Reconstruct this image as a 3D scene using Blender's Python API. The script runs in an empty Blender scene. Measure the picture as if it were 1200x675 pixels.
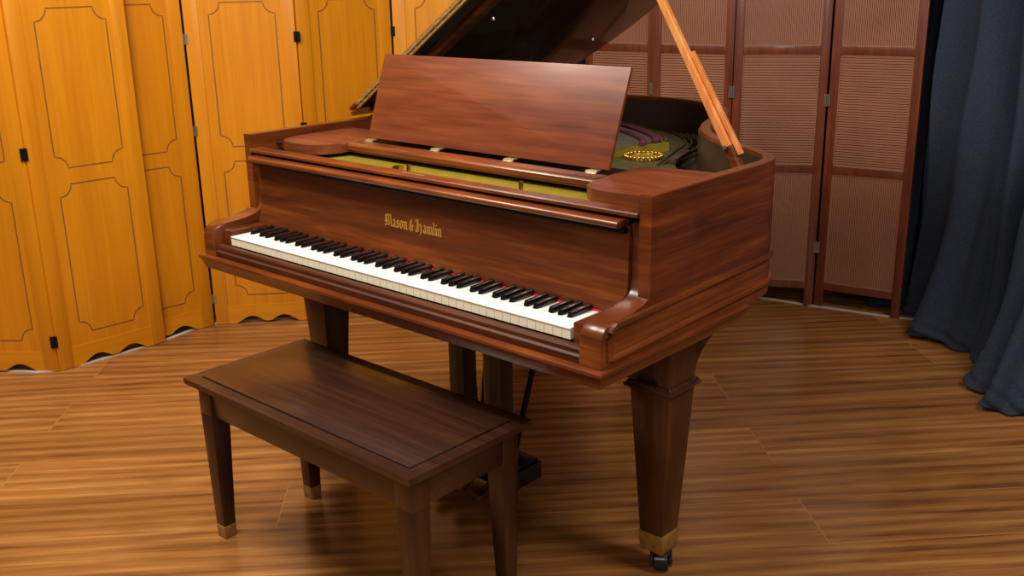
import bpy, bmesh, math, random
from mathutils import Vector, Matrix
random.seed(7)
C = bpy.context.scene
COL = C.collection
PI = math.pi

# ------------------------------------------------------------------ materials
def lin(c):
    return tuple(((v/255)/12.92 if v/255 <= .04045 else ((v/255+.055)/1.055)**2.4) for v in c) + (1,)

def base(name):
    m = bpy.data.materials.new(name); m.use_nodes = True
    nt = m.node_tree; b = nt.nodes['Principled BSDF']
    return m, nt, b

def plain(name, col, rough=.5, metal=0, coat=0, spec=.5, bump=None, var=.12, vscale=25):
    m, nt, b = base(name)
    b.inputs['Roughness'].default_value = rough
    b.inputs['Metallic'].default_value = metal
    b.inputs['Coat Weight'].default_value = coat
    b.inputs['Specular IOR Level'].default_value = spec
    n = nt.nodes.new('ShaderNodeTexNoise'); n.inputs['Scale'].default_value = vscale; n.inputs['Detail'].default_value = 4
    tc = nt.nodes.new('ShaderNodeTexCoord'); nt.links.new(tc.outputs['Object'], n.inputs['Vector'])
    r = nt.nodes.new('ShaderNodeValToRGB'); c = lin(col)
    r.color_ramp.elements[0].position = .3; r.color_ramp.elements[1].position = .7
    r.color_ramp.elements[0].color = tuple(v*(1-var) for v in c[:3])+(1,)
    r.color_ramp.elements[1].color = tuple(min(1, v*(1+var)) for v in c[:3])+(1,)
    nt.links.new(n.outputs['Fac'], r.inputs['Fac']); nt.links.new(r.outputs['Color'], b.inputs['Base Color'])
    if bump:
        bp = nt.nodes.new('ShaderNodeBump'); bp.inputs['Strength'].default_value = bump[0]; bp.inputs['Distance'].default_value = .002
        n2 = nt.nodes.new('ShaderNodeTexNoise'); n2.inputs['Scale'].default_value = bump[1]
        nt.links.new(tc.outputs['Object'], n2.inputs['Vector'])
        nt.links.new(n2.outputs['Fac'], bp.inputs['Height']); nt.links.new(bp.outputs['Normal'], b.inputs['Normal'])
    return m

def wood(name, dark, mid, light, grain=(2, 2, 40), rough=.3, coat=.3, figure=(.8, .8, 2.5), coat_rough=.15, spec=.5):
    """stretched-noise timber: grain = frequencies along x, y, z; figure = broad light and dark flame"""
    m, nt, b = base(name)
    N, L = nt.nodes, nt.links
    tc = N.new('ShaderNodeTexCoord')
    def noise(sc, det, dist):
        mp = N.new('ShaderNodeMapping'); mp.inputs['Scale'].default_value = sc
        L.new(tc.outputs['Object'], mp.inputs['Vector'])
        n = N.new('ShaderNodeTexNoise'); n.inputs['Scale'].default_value = 1; n.inputs['Detail'].default_value = det
        n.inputs['Distortion'].default_value = dist; n.inputs['Roughness'].default_value = .6
        L.new(mp.outputs['Vector'], n.inputs['Vector']); return n
    a = noise(grain, 5, .4); f = noise(figure, 3, .8); p = noise(tuple(g*4 for g in grain), 2, 0)
    mx = N.new('ShaderNodeMix'); mx.data_type = 'FLOAT'; mx.inputs['Factor'].default_value = .45
    L.new(a.outputs['Fac'], mx.inputs['A']); L.new(f.outputs['Fac'], mx.inputs['B'])
    m2 = N.new('ShaderNodeMix'); m2.data_type = 'FLOAT'; m2.inputs['Factor'].default_value = .22
    L.new(mx.outputs['Result'], m2.inputs['A']); L.new(p.outputs['Fac'], m2.inputs['B'])
    r = N.new('ShaderNodeValToRGB'); e = r.color_ramp.elements
    e[0].position = .36; e[0].color = lin(dark); e[1].position = .66; e[1].color = lin(light)
    k = e.new(.51); k.color = lin(mid)
    L.new(m2.outputs['Result'], r.inputs['Fac']); L.new(r.outputs['Color'], b.inputs['Base Color'])
    b.inputs['Roughness'].default_value = rough; b.inputs['Coat Weight'].default_value = coat
    b.inputs['Coat Roughness'].default_value = coat_rough; b.inputs['Specular IOR Level'].default_value = spec
    return m

def floor_mat():
    m, nt, b = base('laminate_floor'); N, L = nt.nodes, nt.links
    tc = N.new('ShaderNodeTexCoord')
    rot = N.new('ShaderNodeMapping'); rot.vector_type = 'TEXTURE'
    rot.inputs['Rotation'].default_value = (0, 0, math.radians(46.4))
    L.new(tc.outputs['Object'], rot.inputs['Vector'])
    off = N.new('ShaderNodeMapping'); off.inputs['Location'].default_value = (0.31, .115, 0)
    L.new(rot.outputs['Vector'], off.inputs['Vector'])
    br = N.new('ShaderNodeTexBrick'); br.offset = .37
    br.inputs['Scale'].default_value = 1; br.inputs['Brick Width'].default_value = 2.3; br.inputs['Row Height'].default_value = .235
    br.inputs['Mortar Size'].default_value = .0013; br.inputs['Mortar Smooth'].default_value = .3
    br.inputs['Color1'].default_value = (0, 0, 0, 1); br.inputs['Color2'].default_value = (1, 1, 1, 1); br.inputs['Mortar'].default_value = (.5, .5, .5, 1)
    L.new(off.outputs['Vector'], br.inputs['Vector'])
    # shift the grain by plank
    sep = N.new('ShaderNodeVectorMath'); sep.operation = 'MULTIPLY_ADD'
    sep.inputs[1].default_value = (9, 5, 3); L.new(br.outputs['Color'], sep.inputs[0]); L.new(off.outputs['Vector'], sep.inputs[2])
    def noise(sc, det, dist, rg=.6):
        mp = N.new('ShaderNodeMapping'); mp.inputs['Scale'].default_value = sc
        L.new(sep.outputs['Vector'], mp.inputs['Vector'])
        n = N.new('ShaderNodeTexNoise'); n.inputs['Scale'].default_value = 1; n.inputs['Detail'].default_value = det
        n.inputs['Distortion'].default_value = dist; n.inputs['Roughness'].default_value = rg
        L.new(mp.outputs['Vector'], n.inputs['Vector']); return n
    a = noise((1.3, 17, 1), 8, .9, .66); f = noise((.9, 5, 1), 4, 1.8); p = noise((4, 120, 1), 4, .5)
    wm = N.new('ShaderNodeMapping'); wm.inputs['Scale'].default_value = (.55, 6, 1); L.new(sep.outputs['Vector'], wm.inputs['Vector'])
    wv = N.new('ShaderNodeTexWave'); wv.wave_type = 'BANDS'; wv.bands_direction = 'Y'; wv.inputs['Scale'].default_value = .9
    wv.inputs['Distortion'].default_value = 9; wv.inputs['Detail'].default_value = 3; wv.inputs['Detail Scale'].default_value = .8; wv.inputs['Detail Roughness'].default_value = .6
    L.new(wm.outputs['Vector'], wv.inputs['Vector'])
    m0 = N.new('ShaderNodeMix'); m0.data_type = 'FLOAT'; m0.inputs['Factor'].default_value = .24
    L.new(f.outputs['Fac'], m0.inputs['A']); L.new(wv.outputs['Fac'], m0.inputs['B'])
    mx = N.new('ShaderNodeMix'); mx.data_type = 'FLOAT'; mx.inputs['Factor'].default_value = .66
    L.new(a.outputs['Fac'], mx.inputs['A']); L.new(m0.outputs['Result'], mx.inputs['B'])
    m2 = N.new('ShaderNodeMix'); m2.data_type = 'FLOAT'; m2.inputs['Factor'].default_value = .3
    L.new(mx.outputs['Result'], m2.inputs['A']); L.new(p.outputs['Fac'], m2.inputs['B'])
    r = N.new('ShaderNodeValToRGB'); e = r.color_ramp.elements
    e[0].position = .35; e[0].color = lin((98, 58, 28)); e[1].position = .68; e[1].color = lin((202, 146, 84))
    k = e.new(.44); k.color = lin((142, 90, 45)); k = e.new(.55); k.color = lin((168, 112, 58))
    L.new(m2.outputs['Result'], r.inputs['Fac'])
    # plank to plank tone and a light joint
    hs = N.new('ShaderNodeHueSaturation'); mr = N.new('ShaderNodeMapRange')
    mr.inputs['To Min'].default_value = .86; mr.inputs['To Max'].default_value = 1.12
    L.new(br.outputs['Color'], mr.inputs['Value']); L.new(mr.outputs['Result'], hs.inputs['Value']); L.new(r.outputs['Color'], hs.inputs['Color'])
    jm = N.new('ShaderNodeMix'); jm.data_type = 'RGBA'; jm.inputs['B'].default_value = lin((205, 150, 95))
    jf = N.new('ShaderNodeMath'); jf.operation = 'MULTIPLY'; jf.inputs[1].default_value = .6
    L.new(br.outputs['Fac'], jf.inputs[0]); L.new(jf.outputs[0], jm.inputs['Factor']); L.new(hs.outputs['Color'], jm.inputs['A'])
    L.new(jm.outputs['Result'], b.inputs['Base Color'])
    b.inputs['Roughness'].default_value = .24; b.inputs['Specular IOR Level'].default_value = .5
    bp = N.new('ShaderNodeBump'); bp.inputs['Strength'].default_value = .12; bp.inputs['Distance'].default_value = .001
    L.new(m2.outputs['Result'], bp.inputs['Height']); L.new(bp.outputs['Normal'], b.inputs['Normal'])
    return m

def cloth_mat():
    m, nt, b = base('navy_cloth'); N, L = nt.nodes, nt.links
    tc = N.new('ShaderNodeTexCoord')
    mp = N.new('ShaderNodeMapping'); mp.inputs['Scale'].default_value = (240, 240, 240); L.new(tc.outputs['Object'], mp.inputs['Vector'])
    n = N.new('ShaderNodeTexNoise'); n.inputs['Scale'].default_value = 1; n.inputs['Detail'].default_value = 3
    L.new(mp.outputs['Vector'], n.inputs['Vector'])
    r = N.new('ShaderNodeValToRGB'); e = r.color_ramp.elements
    e[0].position = .3; e[0].color = lin((38, 45, 58)); e[1].position = .7; e[1].color = lin((54, 63, 80))
    L.new(n.outputs['Fac'], r.inputs['Fac']); L.new(r.outputs['Color'], b.inputs['Base Color'])
    b.inputs['Roughness'].default_value = .85; b.inputs['Sheen Weight'].default_value = .25; b.inputs['Sheen Tint'].default_value = lin((90, 104, 130))
    b.inputs['Specular IOR Level'].default_value = .15
    bp = N.new('ShaderNodeBump'); bp.inputs['Strength'].default_value = .25; bp.inputs['Distance'].default_value = .001
    L.new(n.outputs['Fac'], bp.inputs['Height']); L.new(bp.outputs['Normal'], b.inputs['Normal'])
    return m

MD, MM, ML = (66, 26, 8), (112, 52, 16), (154, 80, 28)
M = {
 'rim':   wood('mahogany_case', MD, MM, ML, (1.6, 1.6, 30), .28, .35, (1.3, 1.3, 5), coat_rough=.3),
 'front': wood('mahogany_fallboard', (56, 24, 8), (96, 44, 15), (134, 70, 26), (1.6, 20, 26), .3, .3, (1.3, 3, 6)),
 'desk':  wood('mahogany_music_desk', (82, 34, 16), (118, 56, 28), (142, 74, 38), (1.5, 30, 26), .4, .08, (1.6, 6, 9)),
 'leg':   wood('mahogany_leg', (40, 20, 10), (64, 33, 17), (88, 47, 24), (26, 26, 1.8), .3, .3, (4, 4, 1)),
 'slip':  wood('mahogany_key_slip', (50, 22, 9), (80, 38, 15), (112, 58, 24), (1.6, 30, 30), .5, 0, spec=.3),
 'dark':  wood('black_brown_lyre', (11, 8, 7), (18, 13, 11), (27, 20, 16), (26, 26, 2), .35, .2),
 'bench': wood('walnut_bench', (38, 21, 13), (56, 32, 20), (76, 45, 29), (1.6, 46, 46), .3, .3, (1.2, 8, 8)),
 'benchleg': wood('walnut_bench_leg', (34, 17, 8), (54, 29, 15), (74, 42, 22), (30, 30, 2), .34, .25, (4, 4, 1)),
 'prop':  wood('polished_prop_stick', (190, 104, 48), (222, 138, 74), (242, 176, 112), (30, 30, 3), .14, .8, coat_rough=.06),
 'honey': wood('honey_screen_wood', (198, 120, 8), (210, 132, 13), (222, 144, 20), (30, 30, 1.0), .36, .25, (3, 3, .8)),
 'honeyrail': wood('honey_screen_rail', (204, 124, 10), (214, 136, 15), (226, 148, 24), (2, 2, 36), .34, .3, (1.5, 1.5, 4)),
 'screen': wood('dark_screen_frame', (84, 38, 20), (108, 52, 30), (130, 66, 42), (30, 30, 2), .32, .3),
 'slat':  plain('screen_slat', (156, 104, 80), .38, coat=.2, var=.08, vscale=6),
 'groove': plain('burnt_groove', (128, 76, 18), .7),
 'white': plain('ivory_key', (252, 250, 244), .22, coat=.4, var=.02),
 'whitef': plain('key_front', (250, 240, 214), .35, var=.03),
 'black': plain('ebony_key', (16, 15, 15), .22, coat=.5),
 'red':   plain('red_felt', (190, 20, 35), .95),
 'brass': plain('brass', (196, 150, 66), .3, metal=1, var=.2),
 'brassd': plain('aged_brass', (176, 134, 70), .45, metal=.45, var=.25, vscale=60),
 'palebrass': plain('pale_brass', (214, 200, 160), .35, metal=.8),
 'gold':  plain('gold_lettering', (206, 156, 66), .45, metal=.3),
 'iron':  plain('bronzed_iron_plate', (84, 78, 44), .45, metal=.35, var=.2, bump=(.2, 60)),
 'irond': plain('dark_bronzed_soundboard', (58, 52, 30), .4, metal=.2, var=.25),
 'olive': plain('olive_painted_plate', (140, 120, 30), .5, metal=.1, var=.12),
 'felt':  plain('purple_felt', (96, 34, 52), .95),
 'string': plain('string_steel', (176, 160, 136), .35, metal=.8),
 'rimshade_bars': plain('rim_shade_and_dark_bars', (62, 44, 33), .38, coat=.15, var=.2, vscale=8),  # shade painted on the inner rim; also colours the edge bar and damper rail
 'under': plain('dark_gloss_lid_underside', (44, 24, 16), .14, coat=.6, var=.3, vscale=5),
 'rubber': plain('black_rubber', (18, 18, 20), .35, coat=.2),
 'steel': plain('steel', (190, 190, 186), .3, metal=1),
 'blackmetal': plain('black_hinge', (26, 24, 22), .4, metal=.6),
 'greenwall': plain('dark_green_wall', (34, 44, 36), .7),
 'strip': plain('white_edging', (196, 190, 178), .5),
 'cloth': cloth_mat(),
 'floor': floor_mat(),
}

# ------------------------------------------------------------------ mesh helpers
def box(bm, x0, x1, y0, y1, z0, z1, bev=.0, seg=2, mat=0):
    vs = [bm.verts.new((x, y, z)) for x in (x0, x1) for y in (y0, y1) for z in (z0, z1)]
    fs = [(0, 1, 3, 2), (4, 6, 7, 5), (0, 4, 5, 1), (2, 3, 7, 6), (0, 2, 6, 4), (1, 5, 7, 3)]
    faces = [bm.faces.new([vs[i] for i in f]) for f in fs]
    for f in faces: f.material_index = mat
    if bev > 0:
        ed = list({e for f in faces for e in f.edges})
        bmesh.ops.bevel(bm, geom=ed, offset=bev, segments=seg, profile=.5, affect='EDGES')
    return vs

def frustum(bm, cx, cy, z0, h0x, h0y, z1, h1x, h1y, c1=None, bev=0):
    """tapered block: half sizes h0 at z0, h1 at z1"""
    if c1 is None: c1 = (cx, cy)
    vs = []
    for (px, py, z, hx, hy) in ((cx, cy, z0, h0x, h0y), (c1[0], c1[1], z1, h1x, h1y)):
        vs += [bm.verts.new((px+sx*hx, py+sy*hy, z)) for sx, sy in ((-1, -1), (1, -1), (1, 1), (-1, 1))]
    fs = [(3, 2, 1, 0), (4, 5, 6, 7)] + [(i, (i+1) % 4, 4+(i+1) % 4, 4+i) for i in range(4)]
    faces = [bm.faces.new([vs[i] for i in f]) for f in fs]
    if bev:
        bmesh.ops.bevel(bm, geom=list({e for f in faces for e in f.edges}), offset=bev, segments=2, profile=.5, affect='EDGES')

def prism(bm, pts, f0, f1, bev=0, mat=0, capmat=None):
    """pts 2D polygon; f0(p), f1(p) map to the two ends"""
    a = [bm.verts.new(f0(p)) for p in pts]; b = [bm.verts.new(f1(p)) for p in pts]
    n = len(pts); faces = [bm.faces.new(a), bm.faces.new(b[::-1])]
    faces[0].material_index = mat if capmat is None else capmat
    faces[1].material_index = mat
    caps = faces[:]
    for i in range(n):
        f = bm.faces.new([a[i], b[i], b[(i+1) % n], a[(i+1) % n]]); f.material_index = mat; faces.append(f)
    if bev:
        ed = list({e for f in caps for e in f.edges})
        bmesh.ops.bevel(bm, geom=ed, offset=bev, segments=2, profile=.5, affect='EDGES')

def zprism(bm, pts, z0, z1, bev=0, **k):
    prism(bm, pts, lambda p: (p[0], p[1], z0), lambda p: (p[0], p[1], z1), bev, **k)
def xprism(bm, pts, x0, x1, bev=0, **k):
    prism(bm, pts, lambda p: (x0, p[0], p[1]), lambda p: (x1, p[0], p[1]), bev, **k)
def yprism(bm, pts, y0, y1, bev=0, **k):
    prism(bm, pts, lambda p: (p[0], y0, p[1]), lambda p: (p[0], y1, p[1]), bev, **k)

def tube(bm, path, r, n=10, closed=False, cap=True):
    path = [Vector(p) for p in path]; rings = []
    m = len(path)
    rr = r if isinstance(r, (list, tuple)) else [r]*m
    for i, p in enumerate(path):
        if closed: t = path[(i+1) % m]-path[i-1]
        else: t = path[min(i+1, m-1)]-path[max(i-1, 0)]
        t.normalize()
        up = Vector((0, 0, 1)) if abs(t.z) < .95 else Vector((0, 1, 0))
        u = t.cross(up).normalized(); v = u.cross(t)
        rings.append([bm.verts.new(p+rr[i]*(math.cos(2*PI*k/n)*u+math.sin(2*PI*k/n)*v)) for k in range(n)])
    for i in range(m if closed else m-1):
        a, b = rings[i], rings[(i+1) % m]
        for k in range(n): bm.faces.new([a[k], a[(k+1) % n], b[(k+1) % n], b[k]])
    if cap and not closed:
        bm.faces.new(rings[0][::-1]); bm.faces.new(rings[-1])

def lathe(bm, prof, cx, cy, n=24, axis='z'):
    """prof list of (r, h)"""
    rings = []
    for r, h in prof:
        ring = []
        for k in range(n):
            a = 2*PI*k/n; u, v = r*math.cos(a), r*math.sin(a)
            if axis == 'z': ring.append(bm.verts.new((cx+u, cy+v, h)))
            elif axis == 'x': ring.append(bm.verts.new((h, cx+u, cy+v)))
        rings.append(ring)
    for i in range(len(rings)-1):
        for k in range(n): bm.faces.new([rings[i][k], rings[i][(k+1) % n], rings[i+1][(k+1) % n], rings[i+1][k]])
    bm.faces.new(rings[0][::-1]); bm.faces.new(rings[-1])

def smooth_path(pts, k=6):
    out = []; n = len(pts)
    for i in range(n-1):
        p0 = pts[max(i-1, 0)]; p1 = pts[i]; p2 = pts[i+1]; p3 = pts[min(i+2, n-1)]
        for j in range(k):
            t = j/k
            out.append(tuple(.5*((2*b)+(-a+c)*t+(2*a-5*b+4*c-d)*t*t+(-a+3*b-3*c+d)*t**3) for a, b, c, d in zip(p0, p1, p2, p3)))
    out.append(tuple(pts[-1])); return out

def thing(name, label, cat, loc=(0, 0, 0), rotz=0, group=None):
    o = bpy.data.objects.new(name, None); COL.objects.link(o)
    o.location = loc; o.rotation_euler = (0, 0, rotz); o.empty_display_size = .1
    o['label'] = label; o['category'] = cat
    if group: o['group'] = group
    return o

def obj(name, bm, mats, parent=None, shift=None, label=None, sharp=32):
    """links bm as ONE mesh; shift = location of the thing whose frame it lives in (world-space input)"""
    if shift is not None:
        bmesh.ops.translate(bm, verts=bm.verts, vec=-Vector(shift))
    bmesh.ops.recalc_face_normals(bm, faces=bm.faces)
    me = bpy.data.meshes.new(name); bm.to_mesh(me); bm.free()
    for m in (mats if isinstance(mats, (list, tuple)) else [mats]): me.materials.append(m)
    for p in me.polygons: p.use_smooth = True
    me.set_sharp_from_angle(angle=math.radians(sharp))
    o = bpy.data.objects.new(name, me); COL.objects.link(o)
    if parent: o.parent = parent
    if label: o['label'] = label
    return o

def struct(name, bm, m):
    o = obj(name, bm, m); o['kind'] = 'structure'; return o
B = bmesh.new

# ------------------------------------------------------------------ setting
bm = B(); box(bm, -3.2, 4.2, -4.2, 3.2, -.05, 0); struct('floor', bm, M['floor'])
bm = B(); box(bm, -3.2, 4.2, 3.2, 3.3, -.05, 3.0); struct('wall_back', bm, M['greenwall'])
bm = B(); box(bm, -3.3, -3.2, -4.2, 3.3, -.05, 3.0); struct('wall_left', bm, M['greenwall'])
# pale edging strip that runs along the feet of the screens
EP = [(-2.35, -.38), (-2.085, -.15), (-1.912, .0), (-1.898, .43), (-1.925, .70), (-1.66, 1.05), (-1.55, 1.50), (-1.1, 2.1), (-.70, 2.415), (-.33, 2.474), (-.096, 2.511),
      (.268, 2.588), (.50, 2.66), (.9, 2.70)]
bm = B(); S = smooth_path(EP, 3)
lo = []; hi = []
for i, p in enumerate(S):
    q = S[min(i+1, len(S)-1)]; r = S[max(i-1, 0)]; t = Vector((q[0]-r[0], q[1]-r[1])).normalized()
    n = Vector((-t.y, t.x)); P = Vector(p)
    a = P; b = P+n*.018
    lo.append([bm.verts.new((a.x, a.y, .0005)), bm.verts.new((b.x, b.y, .0005)), bm.verts.new((b.x, b.y, .004)), bm.verts.new((a.x, a.y, .004))])
for i in range(len(lo)-1):
    for k in range(4): bm.faces.new([lo[i][k], lo[i][(k+1) % 4], lo[i+1][(k+1) % 4], lo[i+1][k]])
bm.faces.new(lo[0]); bm.faces.new(lo[-1][::-1])
struct('trim_1', bm, M['strip'])

# ------------------------------------------------------------------ honey coloured folding screens
PW = .438; PH = 1.86
def scoop_rect(x0, x1, z0, z1, r=.045, n=8):
    """rectangle whose corners are scooped inward"""
    pts = []
    for cx, cz, a0 in ((x0, z0, 90), (x1, z0, 180), (x1, z1, 270), (x0, z1, 0)):
        arc = []
        for k in range(n+1):
            a = math.radians(a0-90*k/n); arc.append((cx+r*math.cos(a), cz+r*math.sin(a)))
        # small notch before and after the scoop, as cut by the router
        pts += arc
    return pts
def honey_panel(root, org, a, b, rootrot=0):
    """panel whose front face runs from floor point a to b; front is towards the camera side (right of a->b)"""
    a = Vector(a); b = Vector(b); t = (b-a).normalized(); L = (b-a).length
    nrm = Vector((t.y, -t.x))            # outward, towards the camera
    def W(s, z, d):                      # s along, z up, d outwards
        p = a+t*s+nrm*d; return (p.x-org[0], p.y-org[1], z)
    sc = L/PW
    bm = B()
    # inner board with the scalloped foot, recessed 3 mm behind the stiles and rail
    x0, x1 = .058*sc, L-.056*sc
    prism(bm, [(x0, .07), (x1, .07), (x1, PH-.05), (x0, PH-.05)], lambda p: W(p[0], p[1], -.019), lambda p: W(p[0], p[1], -.0035))
    pan = obj('panel', bm, M['honey'], root)
    bm = B()
    for s0, s1 in ((0.0015, x0), (x1, L-.0015)):
        prism(bm, [(s0, .002), (s1, .002), (s1, PH), (s0, PH)], lambda p: W(p[0], p[1], -.024), lambda p: W(p[0], p[1], 0), bev=.0015)
    obj('stile', bm, M['honey'], pan)
    bm = B(); pts = []
    N = 40; c0, c1 = .088*sc, L-.078*sc
    pts.append((x0-.001, .002)); 
    for k in range(N+1):
        tt = k/N; h = (abs(math.sin(2*PI*tt))**1.25)*.031
        if .25 < tt < .75: h = max(h, .007)
        pts.append((c0+(c1-c0)*tt, .002+h))
    pts += [(x1+.001, .002), (x1+.001, .083), (x0-.001, .083)]
    prism(bm, pts, lambda p: W(p[0], p[1], -.0235), lambda p: W(p[0], p[1], -.0005))
    obj('bottom_rail', bm, M['honeyrail'], pan)
    bm = B(); prism(bm, [(x0-.001, PH-.07), (x1+.001, PH-.07), (x1+.001, PH), (x0-.001, PH)], lambda p: W(p[0], p[1], -.0235), lambda p: W(p[0], p[1], -.0005))
    obj('top_rail', bm, M['honeyrail'], pan)
    for z0, z1 in ((.128, .706), (.767, 1.338), (1.40, 1.76)):
        pts = scoop_rect(.100*sc, L-.077*sc, z0, z1); n = len(pts); bm = B()
        w = .0023; vi = []; vo = []
        for i in range(n):
            p = Vector(pts[i]); q = Vector(pts[(i+1) % n]); r = Vector(pts[i-1])
            d = (q-r).normalized(); m = Vector((-d.y, d.x))*w
            vi.append([bm.verts.new(W(*(p+m), -.0036)), bm.verts.new(W(*(p+m), -.0029)), bm.verts.new(W(*(p-m), -.0029)), bm.verts.new(W(*(p-m), -.0036))])
        for i in range(n):
            for k in range(4): bm.faces.new([vi[i][k], vi[i][(k+1) % 4], vi[(i+1) % n][(k+1) % 4], vi[(i+1) % n][k]])
        obj('routed_line', bm, M['groove'], pan, label='thin dark routed outline with scooped corners')
    return pan
def hinge_at(root, org, p, z, nrm, m='blackmetal', h=.045):
    bm = B(); x, y = p[0]-org[0], p[1]-org[1]
    tube(bm, [(x+nrm[0]*.004, y+nrm[1]*.004, z-h/2), (x+nrm[0]*.004, y+nrm[1]*.004, z+h/2)], .0045, 10)
    for s in (-1, 1):
        tx, ty = -nrm[1]*s, nrm[0]*s
        vs = [(x+tx*.001, y+ty*.001), (x+tx*.013, y+ty*.013), (x+tx*.013+nrm[0]*.003, y+ty*.013+nrm[1]*.003), (x+tx*.001+nrm[0]*.003, y+ty*.001+nrm[1]*.003)]
        zprism(bm, vs, z-h/2, z+h/2)
    obj('hinge', bm, M[m], root)

o1 = (-1.95, .02, 0)
s1 = thing('folding_screen', 'honey wood folding screen at the far left, nearest the bare floor', 'folding screen', o1)
honey_panel(s1, o1, (-2.232, -.300), (-1.9045, -.003))
honey_panel(s1, o1, (-1.903, 0), (-1.888, .438))
for z in (.12, .836, 1.55): hinge_at(s1, o1, (-1.906, -.005), z, (.9, -.43))
o2 = (-1.6, 1.1, 0)
s2 = thing('folding_screen', 'honey wood folding screen directly behind the left end of the piano', 'folding screen', o2)
ZP = [(-1.945, .250), (-1.9165, .687), (-1.626, 1.018), (-1.549, 1.455), (-1.24, 1.765)]
for i in range(4):
    a, b = Vector(ZP[i]), Vector(ZP[i+1]); t = (b-a).normalized()
    honey_panel(s2, o2, a+t*.003, b-t*.003)
for i in (1, 2, 3):
    for z in (.12, .836, 1.20, 1.6): hinge_at(s2, o2, ZP[i], z, (.8, -.6), 'steel' if i == 1 else 'blackmetal', .04)

# ------------------------------------------------------------------ dark slatted folding screen
def slat_panel(root, org, a, b):
    a = Vector(a); b = Vector(b); t = (b-a).normalized(); L = (b-a).length; nrm = Vector((t.y, -t.x)); H = 1.72
    def W(s, z, d):
        p = a+t*s+nrm*d; return (p.x-org[0], p.y-org[1], z)
    def bx(bm, s0, s1, z0, z1, d0, d1, bev=0):
        prism(bm, [(s0, z0), (s1, z0), (s1, z1), (s0, z1)], lambda p: W(p[0], p[1], d0), lambda p: W(p[0], p[1], d1), bev)
    st = .036
    bm = B()
    bx(bm, 0, st, .0, H, -.028, 0, .002); bx(bm, L-st, L, .0, H, -.028, 0, .002)
    R_ = [(.080, .112), (.590, .625), (1.083, 1.119), (1.64, 1.69)]
    for z0, z1 in R_: bx(bm, st-.001, L-st+.001, z0, z1, -.025, -.003, .001)
    fr = obj('panel_frame', bm, M['screen'], root)
    bm = B()                      # fine light bead round each opening
    for (a0, a1), (b0, b1) in zip(R_[:-1], R_[1:]):
        for s0, s1, z0, z1 in ((st, st+.004, a1, b0), (L-st-.004, L-st, a1, b0), (st, L-st, a1, a1+.004), (st, L-st, b0-.004, b0)):
            bx(bm, s0, s1, z0, z1, -.012, -.005)
    obj('bead', bm, M['slat'], fr, label='narrow pale bead round the openings')
    for k, ((a0, a1), (b0, b1)) in enumerate(zip(R_[:-1], R_[1:])):
        bm = B(); z0, z1 = a1, b0; s0, s1 = st+.003, L-st-.003
        bx(bm, s0, s1, z0, z1, -.018, -.015)
        if k == 1:
            n = 44; pt = (z1-z0)/n
            for i in range(n):
                d = -.0075+random.uniform(-.001, .001)
                bx(bm, s0, s1, z0+pt*(i+.12), z0+pt*(i+.84), -.0149, d)
        else:
            n = 40; pt = (s1-s0)/n
            for i in range(n):
                bx(bm, s0+pt*(i+.14), s0+pt*(i+.86), z0, z1, -.0149, -.0085)
        obj('slat_infill', bm, M['slat'], fr, label='horizontal thin slats' if k == 1 else 'vertical thin slats')
o3 = (-.4, 2.4, 0)
s3 = thing('folding_screen', 'dark reddish brown slatted folding screen behind the piano, between the lid and the curtain', 'folding screen', o3)
DP = [((-1.115, 2.235), (-.770, 2.285)), ((-.762, 2.262), (-.412, 2.342)), ((-.405, 2.338), (-.070, 2.521)), ((-.064, 2.527), (.291, 2.587))]
for a, b in DP: slat_panel(s3, o3, a, b)
for p, zs, n in (((-.766, 2.270), (.30, .93, 1.5), (.15, -.98)), ((-.409, 2.336), (.30, .93, 1.5), (.4, -.9)), ((-.067, 2.522), (.27, .9, 1.5), (.3, -.95))):
    for z in zs: hinge_at(s3, o3, p, z, n, 'steel', .05)

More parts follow.
